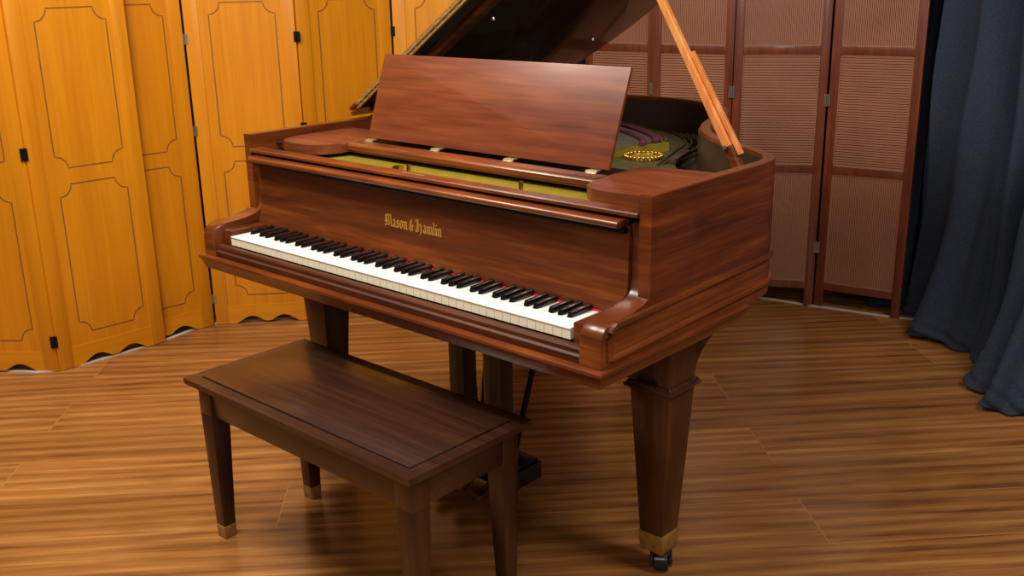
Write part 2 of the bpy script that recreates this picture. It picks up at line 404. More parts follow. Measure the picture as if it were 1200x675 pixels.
# ------------------------------------------------------------------ curtains
def curtain(name, label, bot, top, H, nf, amp, seed, pool=.05, z0=.006, group=None):
    rnd = random.Random(seed); NU, NV = 300, 70
    SB = smooth_path(bot, 40); ST = smooth_path(top, 40)
    ph = [rnd.uniform(0, 6.28) for _ in range(6)]
    def at(S, u):
        f = u*(len(S)-1); i = min(int(f), len(S)-2); w = f-i
        return Vector(S[i]).lerp(Vector(S[i+1]), w)
    cx = sum(p[0] for p in bot)/len(bot); cy = sum(p[1] for p in bot)/len(bot)
    bm = B(); grid = []
    for j in range(NV+1):
        v = (j/NV)**1.5; row = []
        z = z0+(H-z0)*v
        for i in range(NU+1):
            u = i/NU
            p = at(SB, u).lerp(at(ST, u), min(1, v*1.15)**.8)
            e = .004
            tt = (at(SB, min(1, u+e))-at(SB, max(0, u-e))).normalized()
            n = Vector((tt.y, -tt.x))
            uu = u+.018*math.sin(3.1*v+ph[0]+u*5)+.008*math.sin(9*v+ph[1]+u*9)
            f = math.sin(2*PI*nf*uu+ph[2]); g = math.sin(2*PI*nf*2.3*uu+ph[3]+2*v); h = math.sin(2*PI*nf*.45*uu+ph[4]-v)
            fold = amp*(.62*math.copysign(abs(f)**.75, f)+.25*g+.45*h)
            fold *= (.55+.45*math.sin(v*2.2+ph[5]+u*4)**2)+.25
            pf = math.exp(-z/.09)                       # the hem bulges and crumples on the floor
            fold += pool*pf*(1-math.exp(-z/.02)*.6)*(1+.5*math.sin(17*u+ph[1]))
            fold += .012*pf*math.sin(60*u+14*z/.1+ph[0])
            diag = .014*math.sin(14*(u*2.2-v*1.3)+ph[3])*math.exp(-((v-.25)/.3)**2)
            d = fold+diag
            row.append(bm.verts.new((p.x+n.x*d-cx, p.y+n.y*d-cy, z+.010*pf*(1+math.sin(23*u+ph[2])))))
        grid.append(row)
    for j in range(NV):
        for i in range(NU): bm.faces.new([grid[j][i], grid[j][i+1], grid[j+1][i+1], grid[j+1][i]])
    o = obj(name, bm, M['cloth'], sharp=180); o.location = (cx, cy, 0)
    md = o.modifiers.new('cloth_thickness', 'SOLIDIFY'); md.thickness = .003
    o['label'] = label; o['category'] = 'curtain'
    if group: o['group'] = group
    return o
curtain('curtain', 'dark navy curtain hanging right beside the slatted screen, its hem bunching behind the end panel',
        [(-.06, 2.71), (.12, 2.715), (.26, 2.80), (.385, 2.67), (.415, 2.47), (.62, 2.37), (.80, 2.34), (1.1, 2.38), (1.5, 2.36)],
        [(.24, 2.80), (.30, 2.79), (.345, 2.73), (.40, 2.62), (.54, 2.58), (.70, 2.54), (.88, 2.54), (1.15, 2.54), (1.5, 2.52)], 2.5, 5.5, .075, 3, .035)
curtain('curtain', 'dark navy curtain at the right edge, its hem spilling furthest forward onto the floor',
        [(.815, 2.13), (.815, 1.99), (.865, 1.925), (.96, 1.905), (1.08, 1.93), (1.4, 1.86), (1.8, 1.74)],
        [(1.06, 2.36), (1.08, 2.33), (1.12, 2.31), (1.20, 2.28), (1.36, 2.24), (1.6, 2.16), (1.9, 2.05)], 2.5, 3.1, .065, 11, .03)

# ------------------------------------------------------------------ bench
bo = Vector((.0134, -.1114, 0)); bw, bd, bz = .8523, .377, .4594
bench = thing('piano_bench', 'dark walnut piano bench with square tapered legs in front of the keyboard', 'bench', bo)
hx, hy = bw/2, bd/2
bm = B()
ins = .033
for pts in ([(-hx, -hy), (hx, -hy), (hx-ins, -hy+ins), (-hx+ins, -hy+ins)], [(hx, -hy), (hx, hy), (hx-ins, hy-ins), (hx-ins, -hy+ins)],
            [(hx, hy), (-hx, hy), (-hx+ins, hy-ins), (hx-ins, hy-ins)], [(-hx, hy), (-hx, -hy), (-hx+ins, -hy+ins), (-hx+ins, hy-ins)]):
    zprism(bm, pts, bz-.019, bz-.0035)
lip = obj('lid_border', bm, M['bench'], bench)
bm = B(); box(bm, -hx+ins+.0022, hx-ins-.0022, -hy+ins+.0022, hy-ins-.0022, bz-.018, bz, .0018); obj('bench_lid', bm, M['bench'], bench)
bm = B(); box(bm, -hx+ins-.004, hx-ins+.004, -hy+ins-.004, hy-ins+.004, bz-.0185, bz-.010); obj('lid_core', bm, M['dark'], bench)
az0, az1 = bz-.098, bz-.0195
li = .024
for nm, b4 in (('apron', (-hx+li+.03, hx-li-.03, -hy+li+.004, -hy+li+.022)), ('apron', (-hx+li+.03, hx-li-.03, hy-li-.022, hy-li-.004)),
               ('apron', (-hx+li+.004, -hx+li+.022, -hy+li+.03, hy-li-.03)), ('apron', (hx-li-.022, hx-li-.004, -hy+li+.03, hy-li-.03))):
    bm = B(); box(bm, *b4, az0, az1, .001); obj(nm, bm, M['bench'], bench)
bm = B(); box(bm, -hx+li+.02, hx-li-.02, -hy+li+.02, hy-li-.02, az0+.006, az0+.012); obj('box_bottom', bm, M['dark'], bench)
for sx in (-1, 1):
    for sy in (-1, 1):
        bm = B(); t = .026; f = .0175; e = .006     # the outer faces lean in slightly, the inner faces taper more
        cx, cy = sx*(hx-li-t), sy*(hy-li-t); fx, fy = sx*(hx-li-e-f), sy*(hy-li-e-f)
        frustum(bm, cx, cy, az0-.002, t, t, az1, t, t, bev=.0012)
        frustum(bm, fx, fy, .036, f, f, az0-.001, t, t, (cx, cy), bev=.0012)
        lg = obj('leg', bm, M['benchleg'], bench)
        bm = B(); frustum(bm, fx, fy, .0, f-.0005, f-.0005, .037, f+.0012, f+.0012, bev=.001)
        obj('ferrule', bm, M['brassd'], lg, label='aged brass leg tip')

# ------------------------------------------------------------------ grand piano
PO = Vector((0, .6, 0))
piano = thing('grand_piano', 'open reddish mahogany baby grand piano with raised lid and music desk, bench at its keyboard', 'piano', PO)
def P(name, bm, m, parent=None, label=None, sharp=32): return obj(name, bm, m, parent or piano, PO, label, sharp)

W_, ZT, YF = .71, .998, .137
out_r = [(.71, .137), (.71, .30), (.71, .45), (.71, .575), (.706, .63), (.690, .672), (.662, .707), (.622, .742), (.575, .775), (.50, .815), (.43, .862), (.365, .926), (.305, 1.008),
         (.258, 1.10), (.222, 1.20), (.185, 1.30), (.135, 1.39), (.06, 1.47), (-.05, 1.53), (-.18, 1.557), (-.32, 1.553), (-.45, 1.530), (-.56, 1.488), (-.645, 1.42), (-.695, 1.33), (-.71, 1.22), (-.71, .95), (-.71, .60), (-.71, .35), (-.71, .137)]
OUT = smooth_path(out_r, 4)
def offset(pts, d):
    """d > 0 goes inward (left of travel, as the outline runs right side -> tail -> left side)"""
    res = []
    for i, p in enumerate(pts):
        q = pts[min(i+1, len(pts)-1)]; r = pts[max(i-1, 0)]; t = Vector((q[0]-r[0], q[1]-r[1])).normalized()
        res.append((p[0]-t.y*d, p[1]+t.x*d))
    return res
def ribbon(bm, a, b, z0, z1, bev=.0):
    n = len(a); V = []
    for i in range(n):
        V.append([bm.verts.new((a[i][0], a[i][1], z0)), bm.verts.new((b[i][0], b[i][1], z0)), bm.verts.new((b[i][0], b[i][1], z1)), bm.verts.new((a[i][0], a[i][1], z1))])
    for i in range(n-1):
        for k in range(4): bm.faces.new([V[i][k], V[i][(k+1) % 4], V[i+1][(k+1) % 4], V[i+1][k]])
    bm.faces.new(V[0]); bm.faces.new(V[-1][::-1])
RT = .030
def rib2(bm, a, b, z0, z1, c=.0025):
    """ribbon with small chamfers along its top edges"""
    n = len(a); V = []
    for i in range(n):
        A = Vector(a[i]); Bv = Vector(b[i]); d = (Bv-A).normalized()*c
        V.append([bm.verts.new((*A, z0)), bm.verts.new((*Bv, z0)), bm.verts.new((*Bv, z1-c)), bm.verts.new((*(Bv-d), z1)), bm.verts.new((*(A+d), z1)), bm.verts.new((*A, z1-c))])
    for i in range(n-1):
        for k in range(6): bm.faces.new([V[i][k], V[i][(k+1) % 6], V[i+1][(k+1) % 6], V[i+1][k]])
    bm.faces.new(V[0]); bm.faces.new(V[-1][::-1])
bm = B(); rib2(bm, OUT, offset(OUT, RT), .672, ZT); P('rim', bm, M['rim'])
# inside face of the rim, its shade painted as a dark strip
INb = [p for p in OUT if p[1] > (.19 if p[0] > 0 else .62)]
bm = B(); ribbon(bm, offset(INb, RT-.0005), offset(INb, RT+.004), .86, ZT-.010); P('inner_rim_shade', bm, M['rimshade_bars'], label='inside face of the rim, its shade painted dark')
# belts of half-round moulding
def belt(z_f, z_b, y0):
    path = []
    full = [(.71, y0)]+[p for p in OUT]+[(-.71, y0)]
    full = [full[0], (.71, y0+.05), (.71, .10)]+OUT+[(-.71, .10), (-.71, y0+.05), full[-1]]
    for p in full:
        k = min(1, max(0, p[1]/.6)); path.append((p[0], p[1], z_f+(z_b-z_f)*k))
    return path
bm = B()
up = belt(.757, .768, .022); lowp = belt(.690, .704, .004)
tube(bm, up, .0085, 10)
tube(bm, lowp, .0075, 10)
for s in (1, -1):
    arc = [(s*.71, .022, .757), (s*.71, .010, .754), (s*.71, .002, .746), (s*.71, -.001, .735), (s*.71, -.001, .70), (s*.71, .001, .690)]
    tube(bm, arc, .0085, 10)
P('belt_moulding', bm, M['rim'])
# arms
prof = [(.160, .9975), (.137, .9975), (.137, .948), (.141, .940), (.152, .932), (.154, .90), (.154, .815), (.149, .795), (.138, .782), (.118, .773), (.08, .768), (.02, .765),
        (.002, .763), (-.012, .757), (-.021, .746), (-.026, .728), (-.027, .672), (.30, .672), (.30, .93), (.16, .93)]
for s in (1, -1):
    bm = B()
    pr = [p for p in prof if p[1] < .933 or p[0] > .2]; pr = [(.30, .9345), (.146, .9345)]+[p for p in prof if p[1] <= .932 and p[0] < .2 and p != (.16, .93)]+[(.30, .672)]
    xprism(bm, pr, s*.6545, s*.7105, bev=.0035)
    P('arm', bm, M['rim'])
    bm = B(); box(bm, *sorted((s*.6145, s*.654)), .006, .150, .675, .748, .003); P('cheek_block', bm, M['front'])
# base moulding board round the front and the sides
bm = B()
bp = [(0, .6745), (-.006, .6745), (-.0085, .671), (-.0085, .665), (-.004, .661), (.004, .636), (.012, .636)]     # (outward -, z)
def bm_ring(d): return [(.713-d, .515), (.713-d, -.032+d), (-.713+d, -.032+d), (-.713+d, .515)]
rings = []
for d, z in bp:
    yb = .530 if z > .66 else .530-(.661-z)*1.3
    rings.append([bm.verts.new((.713-d, yb, z)), bm.verts.new((.713-d, -.032+d, z)), bm.verts.new((-.713+d, -.032+d, z)), bm.verts.new((-.713+d, yb, z))])
inn = []
for z, yb in ((.636, .497), (.6745, .530)):
    inn.append([bm.verts.new((.67, yb, z)), bm.verts.new((.67, .01, z)), bm.verts.new((-.67, .01, z)), bm.verts.new((-.67, yb, z))])
rings += inn
for i in range(len(rings)):
    a, b = rings[i], rings[(i+1) % len(rings)]
    for k in range(3): bm.faces.new([a[k], a[k+1], b[k+1], b[k]])
bm.faces.new([r[0] for r in rings]); bm.faces.new([r[3] for r in rings][::-1])
P('base_moulding', bm, M['rim'])
bm = B(); box(bm, -.6695, .6695, .0, .52, .640, .671); P('keybed', bm, M['leg'])
# key slip under the key fronts
bm = B(); xprism(bm, [(.004, .675), (-.022, .675), (-.024, .690), (-.019, .694), (-.019, .703), (-.015, .708), (-.003, .7085), (.004, .704)], -.654, .654, .001); P('key_slip', bm, M['slip'])
# fallboard, its nose and the rail above it
bm = B(); xprism(bm, [(.140, .9262), (.139, .80), (.134, .775), (.1245, .757), (.1235, .7405), (.16, .7405), (.16, .9262)], -.6535, .6535, .001)
fall = P('fallboard', bm, M['front'])
bm = B()
nose = [(.115+.010*math.cos(a), .9330+.0085*math.sin(a)) for a in [math.radians(d) for d in range(90, 271, 20)]]
xprism(bm, nose+[(.118, .9245), (.150, .9265), (.150, .9415)], -.6535, .6470, .001)
P('fallboard_nose', bm, M['rim'], fall, label='rounded front lip of the folded fallboard')
bm = B(); box(bm, -.652, .652, .122, .139, .913, .9242, .001); P('dark_strip', bm, M['blackmetal'], fall, label='dark strip under the fallboard lip')  # plain dark strip set below the lip
bm = B(); xprism(bm, [(.130, .9490), (.130, .9555), (.133, .9580), (.170, .9580), (.172, .956), (.172, .9490)], -.6795, .6795, .001); P('lock_rail', bm, M['rim'])
bm = B(); box(bm, -.654, .654, .1605, .1735, .9245, .9486); P('rail_backing', bm, M['dark'])
bm = B(); box(bm, -.045, .035, .146, .154, .9578, .9588); P('lock_plate', bm, M['brassd'])
# red name felt behind the keys
bm = B(); box(bm, -.613, .613, .1195, .1232, .7354, .7392); P('name_felt', bm, M['red'], label='red felt strip behind the black keys')

# keys: 52 white, 36 black
KW = 1.224/52; names = 'ABCDEFG'
for i in range(52):
    note = names[i % 7]; x0 = -.612+i*KW+.0005; x1 = x0+KW-.0010
    bm = B()
    cut_l = i > 0 and note in 'ABDEG'; cut_r = i < 51 and note in 'ACDFG'
    n1 = .0062
    yb, ym = .150, .0505
    pts = [(x0, 0), (x1, 0), (x1, ym if cut_r else yb)]
    if cut_r: pts += [(x1-n1, ym), (x1-n1, yb)]
    pts += [((x0+n1) if cut_l else x0, yb)]
    if cut_l: pts += [(x0+n1, ym), (x0, ym)]
    zprism(bm, pts, .732, .7352, .0006, mat=0)
    zprism(bm, [(x0+.0002, .0015), (x1-.0002, .0015), (x1-.0002, .045), (x0+.0002, .045)], .7105, .7322, 0, mat=1)
    k = P('white_key', bm, [M['white'], M['whitef']])
for i in range(51):
    if names[i % 7] in 'ACDFG':
        off = {'C': -.0018, 'D': .0018, 'F': -.0025, 'G': 0, 'A': .0025}[names[i % 7]]
        xc = -.612+(i+1)*KW+off; bm = B()
        yf, yb = .0500, .1233; zb, zt = .729, .7488; a, b = .0071, .0060
        V = [bm.verts.new(c) for c in ((xc-a, yf, zb), (xc+a, yf, zb), (xc+a, yb, zb), (xc-a, yb, zb), (xc-b, yf+.006, zt-.002), (xc+b, yf+.006, zt-.002), (xc+b, yb, zt), (xc-b, yb, zt))]
        fs = [bm.faces.new([V[j] for j in f]) for f in ((3, 2, 1, 0), (4, 5, 6, 7), (0, 1, 5, 4), (1, 2, 6, 5), (2, 3, 7, 6), (3, 0, 4, 7))]
        bmesh.ops.bevel(bm, geom=list({e for f in fs for e in f.edges}), offset=.0012, segments=2, profile=.5, affect='EDGES')
        P('black_key', bm, M['black'])

# blackletter maker's name: broad-nib strokes
def hull(ps):
    ps = sorted(set(ps)); 
    def half(ps):
        h = []
        for p in ps:
            while len(h) > 1 and (h[-1][0]-h[-2][0])*(p[1]-h[-2][1])-(h[-1][1]-h[-2][1])*(p[0]-h[-2][0]) <= 0: h.pop()
            h.append(p)
        return h
    a = half(ps); b = half(ps[::-1]); return a[:-1]+b[:-1]
GL = {
 'M': (1.85, [[(.08, 1.12), (.26, 1.42), (.46, 1.25), (.46, .30), (.22, .04)], [(.46, 1.1), (.82, 1.5), (1.0, 1.28), (1.0, .16)], [(1.0, 1.12), (1.36, 1.5), (1.52, 1.28), (1.52, .22), (1.72, .05)], [(.04, .22), (.22, .04), (.5, .16)], [(.14, 1.0), (.14, .45)]]),
 'a': (.92, [[(.16, .82), (.42, .98), (.62, .80), (.62, .22), (.78, .06)], [(.60, .62), (.22, .44), (.22, .18), (.38, .03), (.60, .22)]]),
 's': (.86, [[(.68, .80), (.45, .98), (.20, .80), (.26, .60), (.58, .42), (.64, .18), (.40, .02), (.12, .16)]]),
 'o': (.95, [[(.48, .99), (.20, .80), (.20, .20), (.42, .02)], [(.40, .02), (.72, .22), (.72, .80), (.48, .99)]]),
 'n': (1.0, [[(.10, .92), (.25, .78), (.25, .20), (.38, .05)], [(.28, .74), (.56, .98), (.75, .80), (.75, .20), (.90, .05)]]),
 'm': (1.5, [[(.10, .92), (.25, .78), (.25, .20), (.38, .05)], [(.28, .74), (.56, .98), (.75, .80), (.75, .20), (.88, .05)], [(.78, .74), (1.06, .98), (1.25, .80), (1.25, .20), (1.40, .05)]]),
 'i': (.52, [[(.10, .92), (.25, .78), (.25, .20), (.40, .05)], [(.24, 1.30), (.32, 1.22)]]),
 'l': (.52, [[(.10, 1.52), (.25, 1.38), (.25, .20), (.40, .05)]]),
 '&': (1.15, [[(.90, .08), (.30, .86), (.30, 1.16), (.52, 1.34), (.70, 1.14), (.62, .92), (.20, .52), (.16, .20), (.42, .0), (.74, .22), (.90, .60)], [(.72, .70), (1.02, .62)]]),
 'H': (1.75, [[(.02, 1.22), (.24, 1.50), (.62, 1.32), (1.02, 1.52)], [(.46, 1.36), (.46, .26), (.20, .02)], [(.66, 1.30), (.66, .30)], [(.66, .66), (1.05, 1.02), (1.36, .78), (1.36, .14), (1.0, -.30)], [(.02, .22), (.22, .0), (.78, .16)]]),
 ' ': (.42, [])}
txt = 'Mason & Hamlin'; adv = sum(GL[c][0] for c in txt); sx = .207/adv; sz = .0212; x = -.1065; zb_ = .8165; nib = math.radians(38)
cn, sn = math.cos(nib), math.sin(nib)
bm = B()
for ch in txt:
    a, strokes = GL[ch]
    for st in strokes:
        for p, q in zip(st[:-1], st[1:]):
            pts = []
            for (u, v) in (p, q):
                for e, f in ((1, 1), (1, -1), (-1, -1), (-1, 1)):
                    w, t = .125*e, .022*f
                    pts.append((round(x+(u+w*cn-t*sn)*sx, 6), round(zb_+(v+(w*sn+t*cn)*.8)*sz, 6)))
            yprism(bm, hull(pts), .13985-.0004, .1396+.0006)
    x += a*sx
# the fallboard face leans a little: keep the letters on it
for v in bm.verts: v.co.y += -.0009+(.9285-v.co.z)*-.0078
P('lettering', bm, M['gold'], fall, label='gold blackletter maker name')

# side blocks beside the desk
def rounded(pts, k=5): return smooth_path(pts, k)
ZB0, ZB1 = .9475, .975
half = [(.6795, .510), (.6795, .300), (.664, .245)] + rounded([(.640, .222), (.60, .207), (.55, .203), (.50, .212), (.465, .240), (.447, .285)], 5) + [(.440, .36), (.436, .49), (.46, .510)]
bm = B(); zprism(bm, [(-x_, y_) for x_, y_ in half], ZB0, ZB1, .003); P('desk_side_block', bm, M['desk'])
half2 = [(.6795, .535), (.6795, .225)] + rounded([(.640, .212), (.60, .207), (.55, .203), (.50, .212), (.465, .240), (.450, .285)], 5) + [(.440, .36), (.436, .49), (.50, .508)]
bm = B(); zprism(bm, half2, ZB0, ZB1, .003); P('desk_side_block', bm, M['desk'])
bm = B(); tube(bm, [(-.679, .228, .962), (-.630, .240, .962)], .004, 10); P('block_pin', bm, M['dark'])
# shelf rail in front of the desk
bm = B(); xprism(bm, [(.302, .950), (.302, .955), (.297, .957), (.297, .968), (.301, .973), (.308, .9755), (.348, .9755), (.348, .950)], -.441, .441, .001)
rail = P('desk_rail', bm, M['rim'])
bm = B(); box(bm, -.66, .66, .180, .46, .9385, .9545)
bm.free()
bm = B(); box(bm, -.434, .434, .3485, .49, .950, .962); P('desk_tray', bm, M['dark'])
for xx in (-.415, .375):
    bm = B()
    lathe(bm, [(.0045, .9755), (.0045, .9775), (.002, .979)], xx, .315, 12); P('screw', bm, M['steel'], rail)
# music desk
t = Vector((0, .083, .236)).normalized(); ln = .243; th = .010
nb = Vector((0, -t.z, t.y))
dk = []
y0, z0 = .364, .9835
bm = B()
dp = [(-.428, 0), (.430, 0), (.4325, ln), (-.4255, ln), (-.4305, ln-.004), (-.4285, ln-.075)]
f0 = lambda p: (p[0], y0+t.y*p[1], z0+t.z*p[1]); f1 = lambda p: (p[0], y0+t.y*p[1]-nb.y*th, z0+t.z*p[1]-nb.z*th)
dp = [(-.428, 0), (.430, 0), (.4325, ln), (-.4270, ln), (-.4300, ln-.006)]
prism(bm, dp, f0, f1, .0022)
desk = P('music_desk', bm, M['desk'])
for xx in (-.405, -.135, .13, .392):
    bm = B()
    tube(bm, [(xx-.016, .349, .9785), (xx+.016, .349, .9785)], .0026, 8)
    box(bm, xx-.015, xx+.015, .338, .349, .9756, .9768)
    box(bm, xx-.015, xx+.015, .350, .372, .9790, .9815)
    P('hinge', bm, M['palebrass'], desk)

# plate, soundboard and strings inside the rim
inner = offset(OUT, RT+.0045)
inner = [p for p in inner if p[1] > .185]
inner = [(inner[0][0], .18)]+inner+[(inner[-1][0], .18)]
bm = B(); zprism(bm, inner, .868, .875); sb = P('soundboard', bm, M['irond'])
# iron plate with a curved tail edge
pl = [(.655, .20), (.655, .40), (.50, .62), (.34, .80), (.235, .93), (.175, 1.06), (.12, 1.20), (.02, 1.32), (-.12, 1.41), (-.30, 1.44), (-.48, 1.41), (-.60, 1.30), (-.655, 1.10), (-.66, .20)]
bm = B(); zprism(bm, pl, .886, .900, .002); plate = P('iron_plate', bm, M['iron'])
# pin block field seen through the front gap
bm = B(); box(bm, -.655, .655, .1745, .47, .9005, .937, .003); P('tuning_field', bm, M['olive'], plate, label='olive painted front flange')
for (xx, yy, h, dx) in ((-.083, .205, .966, .010), (.300, .205, .968, .008)):
    bm = B(); box(bm, xx-.004, xx+.004, yy-.004, yy+.004, .9375, h, .001)
    P('brass_bracket', bm, M['brass'], plate)
bm = B(); prism(bm, [(-.155, .190), (-.112, .190), (-.108, .205)], lambda p: (p[0], p[1], .9375), lambda p: (p[0]*.4-.068+.004, p[1]+.006, .960)); P('brass_bracket', bm, M['brass'], plate)
# strut wall beside the treble strings
bm = B(); zprism(bm, [(.010, .60), (.050, .886), (.120, 1.080), (.108, 1.088), (.038, .892), (-.005, .60)], .9005, .927, .001); P('strut', bm, M['olive'], plate)
bm = B(); zprism(bm, [(-.30, .48), (-.288, .48), (-.33, 1.33), (-.345, 1.33)], .9005, .930, .002); P('strut', bm, M['iron'], plate)
# dark arc ridges between plate and bent side
for r_ in (.05, .075, .10, .125):
    bm = B(); arc = smooth_path([(.20-r_*.2, .95-r_), (.215-r_, 1.04), (.17-r_, 1.16), (.10-r_, 1.27), (.0-r_, 1.36)], 6)
    tube(bm, [(p[0]+.055, p[1]+.03, .9015) for p in arc], .0045, 6)
    P('plate_ridge', bm, M['irond'], plate)
bm = B(); zprism(bm, [(.235, .90), (.262, .90), (.205, 1.07), (.185, 1.06)], .9005, .915, .002); P('edge_bar', bm, M['rimshade_bars'], plate)
# round port with its beaded ring
bm = B(); n = 40; R0 = .050; pc = (.128, .936)
tube(bm, [(pc[0]+R0*math.cos(2*PI*k/n), pc[1]+R0*math.sin(2*PI*k/n), .9035) for k in range(n)], .0042, 8, closed=True)
for k in range(26):
    a = 2*PI*k/26; bmesh.ops.create_uvsphere(bm, u_segments=8, v_segments=6, radius=.0052, matrix=Matrix.Translation((pc[0]+(R0+.004)*math.cos(a), pc[1]+(R0+.004)*math.sin(a), .909)))
ring = P('port_ring', bm, M['brass'], plate, label='gold beaded ring round the plate port')
bm = B(); lathe(bm, [(R0-.006, .9005), (R0-.008, .906), (.035, .9075), (.01, .9065)], pc[0], pc[1], 30); P('port_cap', bm, M['olive'], ring)
# strings and felt
cur = smooth_path([(.098, 1.078), (.06, 1.135), (-.02, 1.20), (-.12, 1.262), (-.235, 1.315), (-.36, 1.345), (-.50, 1.32)], 8)
def ycur(x):
    for (a, b), (c, d) in zip(cur[:-1], cur[1:]):
        if c <= x <= a: return b+(d-b)*(x-a)/(c-a) if a != c else b
    return cur[-1][1]
bm = B()
for k in range(88):
    xe = .090-k*.0066; ye = ycur(xe)-.004; xs = xe-.03*(1 if xe > -.2 else -1)-.04
    tube(bm, [(xs, .475, .934), (xe, ye, .9285)], .0010, 4)
st = P('strings', bm, M['string'], plate, label='steel strings stretched over the plate'); st['kind'] = 'stuff'
for off, w in ((.012, .026), (.085, .018)):
    bm = B(); a = [(p[0]-.004, p[1]-off) for p in cur]; b = [(p[0]-.012, p[1]-off-w) for p in cur]
    ribbon(bm, a, b, .9285, .9365); P('felt_band', bm, M['felt'], plate, label='purple felt band woven across the strings')
bm = B()
ribbon(bm, [(p[0]+.006, p[1]+.004) for p in cur], [(p[0], p[1]-.006) for p in cur], .9005, .929)
for i in range(0, len(cur), 1):
    p = cur[i]; tube(bm, [(p[0]+.002, p[1]-.001, .929), (p[0]+.002, p[1]-.001, .9375)], .0022, 6)
P('hitch_pin_rail', bm, M['brass'], plate, label='gold hitch pin line')
bm = B(); zprism(bm, [(-.62, .60), (.0, .60), (.0, .618), (-.62, .618)], .936, .966, .002); P('damper_rail', bm, M['rimshade_bars'], plate)
# beams under the soundboard
for (a, b) in (((-.60, .54), (.60, .54)), ((-.45, .55), (-.30, 1.45)), ((.25, .55), (-.15, 1.45))):
    bm = B(); A, D = Vector(a), Vector(b); tt = (D-A).normalized(); nn = Vector((-tt.y, tt.x))*.035
    zprism(bm, [tuple(A-nn), tuple(D-nn), tuple(D+nn), tuple(A+nn)], .70, .80); P('back_beam', bm, M['leg'])
bm = B(); zprism(bm, [p for p in inner if p[1] > .53]+[(-.675, .53), (.675, .53)], .80, .812); P('underside_board', bm, M['leg'])

# ---- lid: hinged along the left (bass) side
AL = math.radians(33.7); ca, sa = math.cos(AL), math.sin(AL); HX, HZ = -.726, 1.001
def LW(s, y, t): return (HX+s*ca-t*sa, y, HZ+s*sa+t*ca)
YL = .55
lidpts = [(0, YL), (1.432, YL)]+[(p[0]-HX, p[1]) for p in OUT if p[1] > YL+.01 and p[0] > -.70]+[(0, 1.30)]
lt = .0135
bm = B()
prism(bm, lidpts, lambda p: LW(p[0], p[1], 0), lambda p: LW(p[0], p[1], lt), .003, mat=0, capmat=1)
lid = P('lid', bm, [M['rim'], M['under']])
bm = B()
prism(bm, [(0.004, YL), (1.425, YL), (1.425, .955), (0.004, .955)], lambda p: LW(p[0], p[1], lt+.003), lambda p: LW(p[0], p[1], lt*2+.003), .003)
flap = P('folded_lid_flap', bm, M['rim'], lid)
bm = B()
for (t0, t1) in ((.003, .0125), (.0175, .027)):
    prism(bm, [(.045, t0), (1.40, t0), (1.40, t1), (.045, t1)], lambda p: LW(p[0], YL-.0002, p[1]), lambda p: LW(p[0], YL-.0017, p[1]))
k = 0; s = .05
while s < 1.38:
    tube(bm, [LW(s, YL-.003, .0150), LW(s+.030, YL-.003, .0150)], .0026, 8); s += .034
nf_ = len(bm.faces); s = .06; j = 0
while s < 1.39:
    for tt in ((.0055, .0245) if j % 2 else (.010, .020)):
        tube(bm, [LW(s, YL-.001, tt), LW(s, YL-.0032, tt)], .0026, 8)
    s += .027; j += 1
bm.faces.ensure_lookup_table()
for f_ in bm.faces[nf_:]: f_.material_index = 1
P('piano_hinge', bm, [M['brassd'], M['palebrass']], lid, label='long brass hinge along the folded lid edge')
bm = B()
prism(bm, [(.06, .622), (1.36, .622), (1.36, .662), (.06, .662)], lambda p: LW(p[0], p[1], -.014), lambda p: LW(p[0], p[1], -.0002), .002)
P('batten', bm, M['rim'], lid)
for s, y in ((.675, .735), (.54, .735), (.36, 1.40), (1.25, .78)):
    bm = B(); tube(bm, [LW(s, y, -.0002), LW(s, y, -.008)], [.007, .005], 12); P('buffer', bm, M['steel'], lid, label='pale lid buffer')
for y in (.62, .95, 1.20):
    bm = B(); tube(bm, [(-.7165, y, .994), (-.7165, y+.07, .994)], .005, 10); P('lid_hinge', bm, M['brass'], lid)

# ---- lid prop
pb = Vector((.628, .628, .955)); pt_ = Vector((.2283, .622, 1.628)); d = (pt_-pb)
bm = B()
dn = d.normalized(); u = Vector((0, 1, 0)); v = dn.cross(u).normalized()
def bar(bm, A, D, w0, w1, w2=None):
    n = 8; rings = []
    for (Q, w) in ((A, w0), (A.lerp(D, .5), (w0+w1)/2), (D, w1)):
        c = w*.32
        sec = [(-w, -w+c), (-w+c, -w), (w-c, -w), (w, -w+c), (w, w-c), (w-c, w), (-w+c, w), (-w, w-c)]
        rings.append([bm.verts.new(Q+u*a+v*b) for a, b in sec])
    for i in range(2):
        for k in range(8): bm.faces.new([rings[i][k], rings[i][(k+1) % 8], rings[i+1][(k+1) % 8], rings[i+1][k]])
    bm.faces.new(rings[0][::-1]); bm.faces.new(rings[-1])
bar(bm, pb+dn*.06, pt_, .0118, .0078)
prop = P('lid_prop', bm, M['prop'], label='long pale varnished prop stick')
bm = B(); bar(bm, pb, pb+dn*.075, .0135, .0130); P('prop_foot', bm, M['rim'], prop)
bm = B(); o_ = -v*.020+u*.003
if o_.x < 0: o_ = -o_
sA = pb+dn*.045+o_; sD = pb+dn*.318+o_*.8
bar(bm, sA, sD, .0062, .0055); P('short_prop', bm, M['prop'], prop, label='short prop stick folded against the long one')
bm = B(); q = pb+dn*.075-u*.013; tube(bm, [q-u*.003, q-u*.007], .005, 10); P('prop_pin', bm, M['steel'], prop)

